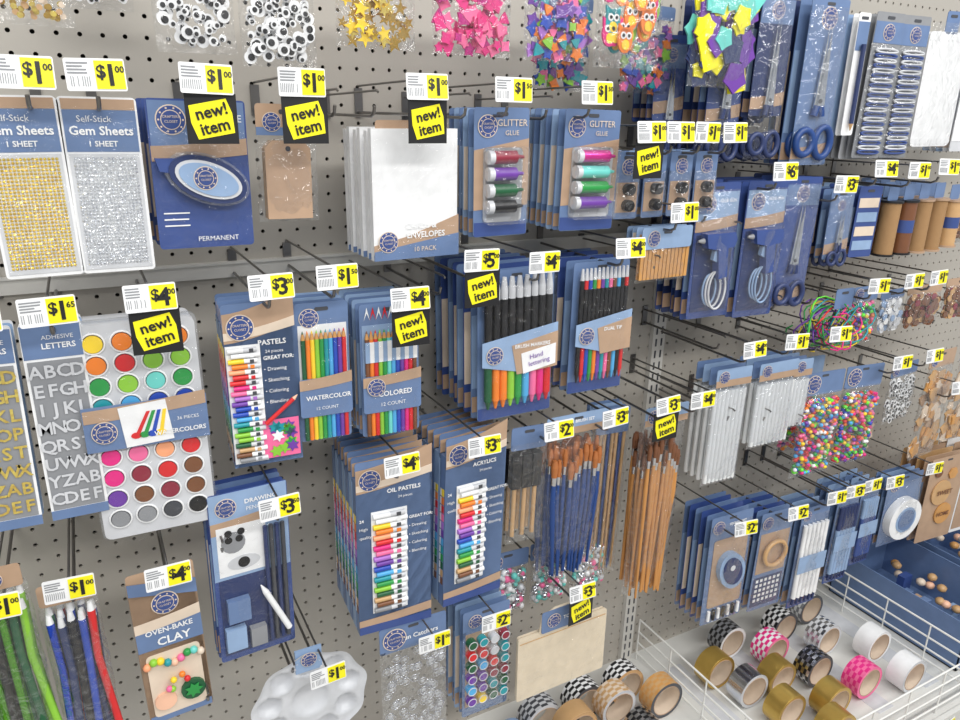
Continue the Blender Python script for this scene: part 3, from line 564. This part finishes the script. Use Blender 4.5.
# pipe cleaners
m=M()
for k in range(26):
    c=RND.choice(['red','neongreen','yel','cobalt','magenta','teal','orange','purple','green']);a0=RND.uniform(0,6);cx,cz=RND.uniform(-.03,.05),RND.uniform(-.10,-.06);rx,rz_=RND.uniform(.03,.065),RND.uniform(.02,.05);y0=RND.uniform(-.02,.04);t=RND.uniform(-.6,.6)
    m.tube([(cx+rx*cos(a0+i*.42)*cos(t)-rz_*sin(a0+i*.42)*sin(t),y0+.01*sin(i*.9),cz+rx*cos(a0+i*.42)*sin(t)+rz_*sin(a0+i*.42)*cos(t)) for i in range(14)],.0016,c,5)
m.card(.05,.04,'blue',y=-.01);place(m,'pipe_cleaner_bundle',1.29,1.185)
pieces('bead_bag',1.37,1.18,.07,.12,bead,100,'blue',.03)
bt=lambda m,x,z,y,i:m.disc(x,z,.008,y,RND.choice(['brown','maroon','brown','tan']),10,th=.002)
pieces('brown_button_bag',1.57,1.165,.11,.09,bt,110,'kraft',.02);pieces('brown_button_bag',1.70,1.17,.10,.09,bt,110,'kraft',.02)
pieces('brown_button_bag',1.46,1.165,.08,.09,lambda m,x,z,y,i:m.disc(x,z,.007,y,RND.choice(['white','lgrey','lblue']),10,th=.002),90,'blue',.02)
# glue sticks
def gsticks(x,z,w,h):
    m=M()
    for L in range(4):
        for i in range(int(w/.010)): xx=-w/2+.008+i*.0098;m.cyl((xx,L*.018,-.045),(xx,L*.018,-h+.006),.0047,'glue',n=8)
        m.rrect(-w/2,w/2,-.035,0,.003,L*.018-.006,'blue' if L%2 else 'lblue',.001)
    m.rect(-w/2,w/2,-.035,-.022,-.0068,'kraft');m.badge(-w/2+.018,-.016,.012,-.0075);m.bag(-w/2-.002,w/2+.002,-h,-.03,.016,'clear',back=False);place(m,'glue_stick_pack',x,z,rz=-3)
gsticks(1.02,1.06,.085,.24);gsticks(1.14,1.055,.10,.18);gsticks(1.21,1.05,.05,.15)
pieces('bead_bag',1.29,1.01,.11,.235,bead,520,'blue',.05,.02,rz=-5);pieces('bead_bag',1.42,1.005,.11,.23,bead,520,'blue',.05,.02,rz=-5)
pieces('bead_bag',1.33,1.01,.11,.22,bead,300,'lblue',.05,.02,d=.12,rz=-5)
pieces('googly_eye_bag',1.56,.99,.10,.14,eye,220,'blue',.03)
def woodp(m,x,z,y,i): m.star(x,z,RND.uniform(.012,.022),y,RND.choice(['tan','kraft','wood','cream']),i,RND.choice([3,4,5]),.7,.003)
pieces('wooden_shape_bag',1.70,1.0,.11,.27,woodp,70,'kraft',.04);pieces('wooden_shape_bag',1.83,1.0,.11,.25,woodp,70,'blue',.04)
pieces('wooden_shape_bag',1.56,.84,.1,.10,woodp,40,'blue',.03,d=.12)
# lower right row
def padp(x,z,w,h,n=5):
    m=M();m.card(w,h,'blue',n=n,pitch=.016,back='dblue');m.badge(-w/2+.02,-.025,.015,-.0014);m.text('SPONGE SET',.014,-.022,.008,'white',-.0018,True);m.rrect(-w/2+.012,w/2-.008,-h+.04,-.055,.006,-.0016,'kraft')
    m.disc(.004,-h*.5,w*.3,-.014,'lblue',20,w*.42,.012,.4);m.disc(.004,-h*.5,w*.22,-.016,'navy',20,w*.32,.012,.4);m.disc(.0,-h*.46,w*.06,-.018,'lgrey',10)
    for k in range(7): m.cyl((-w/2+.016+k*(w-.03)/6,-.005,-h+.012),(-w/2+.016+k*(w-.03)/6,-.005,-h+.036),.0035,'black' if k%2 else 'white')
    m.bag(-w/2,w/2,-h,-.02,.018,back=False);place(m,'craft_sponge_pack',x,z,rz=-3)
padp(1.08,.735,.11,.26)
m=M();w,h=.095,.245;m.card(w,h,'blue',n=5,pitch=.016,back='dblue');m.badge(-.028,-.025,.015,-.0014);m.rect(-.042,.042,-.15,-.05,-.0008,'kraft');m.torus((0,-.008,-.10),.03,.005,'tan',n=22);m.rect(-.042,.042,-.235,-.16,-.0008,'navy')
for i in range(6):
    for j in range(5): m.rect(-.036+i*.0125,-.029+i*.0125,-.172-j*.0125,-.165-j*.0125,-.002,'white')
m.bag(-w/2,w/2,-h,-.02,.016,back=False);place(m,'stencil_set_pack',1.22,.705,rz=-3)
def longp(x,z,w,h,c,hm):
    m=M();m.card(w,h,'blue',n=4,pitch=.016);m.rect(-w/2,w/2,-h,-h+.02,-.0007,'dblue');m.badge(-w/2+.016,-.02,.012,-.0014)
    for k in range(6):
        xx=-w/2+.01+k*(w-.02)/5;m.cyl((xx,-.006,-.04),(xx,-.006,-h*.4),.005,hm);m.cyl((xx,-.006,-h*.4),(xx,-.006,-h+.03),.0054,c);m.cyl((xx,-.006,-h+.03),(xx,-.006,-h+.012),.003,'navy')
    m.rect(-w/2,w/2,-h*.62,-h*.45,-.0125,'lblue');m.bag(-w/2,w/2,-h,-.02,.014,back=False);place(m,'fabric_marker_pack',x,z,rz=-3)
longp(1.345,.685,.085,.26,'white','white');longp(1.455,.70,.07,.245,'lblue','navy');longp(1.53,.70,.06,.22,'dblue','lblue')
m=M();m.card(.12,.19,'blue',n=3);m.cyl((0,-.001,-.115),(0,-.02,-.115),.055,'white',n=30);m.cyl((0,-.0201,-.115),(0,-.0215,-.115),.034,'lblue',n=26);m.cyl((0,-.0215,-.115),(0,-.0225,-.115),.028,'blue',n=26);m.badge(-.035,-.025,.016,-.0014);m.bag(-.06,.06,-.19,-.02,.026,back=False);place(m,'foam_ring_pack',1.665,.69,rz=-4)
m=M();m.card(.13,.24,'kraft',n=4,pitch=.02,back='tan')
m.disc(-.01,-.1,.035,-.004,'tan',20,th=.003);m.disc(.015,-.165,.03,-.004,'wood',20,th=.003);m.text('SWEET',.0,-.1,.018,'brown',-.0058,True);m.text('HOME',.012,-.165,.016,'brown',-.0058,True);m.disc(-.035,-.04,.012,-.004,'brown',12,th=.003);m.disc(.02,-.05,.016,-.004,'wood',6,th=.003)
place(m,'wooden_sign_pack',1.84,.70,rz=-5)
m=M();m.card(.12,.25,'white',n=4,pitch=.02,back='kraft');m.rect(-.055,.055,-.24,-.06,-.0008,'kraft');place(m,'wooden_sign_pack',1.99,.70,rz=-5)
# ------------------------------------------------------------- tape rolls
def roll(x,y,c,r=.042,w=.042,core='cream',rz=0,side=None,z=None,pat=None):
    m=M();n=36
    ri=r*.8
    prof=[(r,-w/2),(r,w/2),(ri,w/2),(ri,-w/2)];mts=[c,side or c,core,side or c]
    for k in range(4):
        a=prof[k];b=prof[(k+1)%4];V=[];
        for i in range(n):
            t=2*pi*i/n
            for q in(a,b):V.append((q[0]*cos(t),q[1],q[0]*sin(t)))
        if pat and k==0:
            V=[]
            for i in range(n):
                t=2*pi*i/n
                for q in range(7): V.append((r*cos(t),-w/2+w*q/6,r*sin(t)))
            for i in range(n):
                for q in range(6):
                    j=(i+1)%n;m.add([V[i*7+q],V[i*7+q+1],V[j*7+q+1],V[j*7+q]],[(0,1,2,3)],pat if (i//2+q)%2==0 else c,True)
        else: m.add(V,[(2*i,2*i+1,(2*i+3)%(2*n),(2*i+2)%(2*n)) for i in range(n)],mts[k],k in(0,2))
    m.torus((0,-w/2,0),r*.985,.0007,side or c,n=36,k=5);m.torus((0,-w/2,0),ri*1.01,.0009,'kraft',n=30,k=5)
    m.obj('duct_tape_roll',(x,y,(z or .2515+r)),rz)
for x,y,c,s,pt in((1.14,-.16,'goldtape','goldtape',None),(1.165,-.235,'silverm','lgrey',None),(1.19,-.315,'goldtape','goldtape',None),(1.24,-.10,'grey','white','black'),(1.31,-.17,'magenta','pink','white'),(1.25,-.24,'goldtape','goldtape',None) ,
   (1.35,-.26,'black','dgrey','silverm'),(1.30,-.345,'goldtape','goldtape',None),(1.40,-.12,'black','dgrey','white'),(1.42,-.335,'magenta','pink','pink'),(1.46,-.20,'lgrey','lgrey','silverm'),(1.55,-.27,'white','white',None),(1.52,-.10,'grey','dgrey','white'),(1.53,-.37,'white','lgrey',None),(1.24,-.40,'goldtape','goldtape',None)):
    roll(x,y,c,side=s,pat=pt,rz=0)
for i,(x,y) in enumerate(((.70,-.10),(.755,-.15),(.81,-.10),(.865,-.14),(.92,-.1),(.97,-.17),(.72,-.215),(.80,-.22),(.88,-.215))):
    roll(x,y,['lgrey','tan','black','tan','white','tan','black','white','black'][i],r=.044 if y>-.2 else .036,w=.04,side=['lgrey','tan','dgrey'][i%3],pat=['dgrey',None,'white','cream','black','wood','white','black','silverm'][i],rz=0)
for i in range(5): roll(.30+i*.08,-.12,'tan' if i%2 else 'lblue',r=.036,w=.04,side='kraft')
# display box
def tray(x0,x1,y0,y1,h,c='blue',n=14):
    m=M();t=.003;z=0
    m.box(x0,x1,y0,y1,z,z+t,c);m.box(x0,x0+t,y0,y1,z,h,c);m.box(x1-t,x1,y0,y1,z,h,c);m.box(x0,x1,y0,y0+t,z,h*.6,c);m.box(x0,x1,y1-t,y1,z,h*1.5,c)
    m.rect(x0+.01,x1-.01,h*.1,h*.5,y0-.001,'lblue');m.badge(x0+.04,h*.3,h*.18,y0-.002)
    for i in range(n): m.box(*(lambda a,b,q:(a,a+.035,b,b+.02,.003,.03+q))(RND.uniform(x0+.02,x1-.06),RND.uniform(y0+.02,y1-.05),RND.uniform(0,h*.3)),RND.choice(['lblue','dblue','kraft','blue']))
    for i in range(n): m.sph((RND.uniform(x0+(x1-x0)*.6,x1-.02),RND.uniform(y0+.02,y1-.02),RND.uniform(.05,h*.6)),.013,RND.choice(['tan','cream','skin','wood']),7,5,1,1,.8)
    m.obj('craft_display_tray',(0,0,.2515))
tray(1.69,1.92,-.40,-.05,.13,'blue');tray(1.95,2.2,-.40,-.05,.13,'blue',24)
# ------------------------------------------------------------- lights
def area(n,loc,sx,sy,p,rot=(0,0,0),c=(1,.985,.96)):
    l=bpy.data.lights.new(n,'AREA');l.shape='RECTANGLE';l.size=sx;l.size_y=sy;l.energy=p;l.color=c
    o=bpy.data.objects.new(n,l);o.location=loc;o.rotation_euler=[radians(a) for a in rot];COL.objects.link(o)
area('ceiling_light',(.8,-1.2,2.9),4.5,.3,36,(12,0,0));area('ceiling_light',(.8,-2.6,2.9),4.5,.3,72,(35,0,0))
w=bpy.data.worlds.new('w');sc.world=w;w.use_nodes=True;w.node_tree.nodes['Background'].inputs[0].default_value=(.95,.975,1,1);w.node_tree.nodes['Background'].inputs[1].default_value=.55
# ------------------------------------------------------------- camera
cam=bpy.data.cameras.new('camera');co=bpy.data.objects.new('camera',cam);COL.objects.link(co)
cam.lens=730/960*36;cam.sensor_width=36;cam.clip_start=.01
R=Matrix.Rotation(-radians(28.4),3,'Z')@Matrix.Rotation(pi/2-radians(18.9),3,'X')@Matrix.Rotation(radians(1.2),3,'Z')
co.matrix_world=Matrix.Translation((0,-1.1,1.5))@R.to_4x4();sc.camera=co
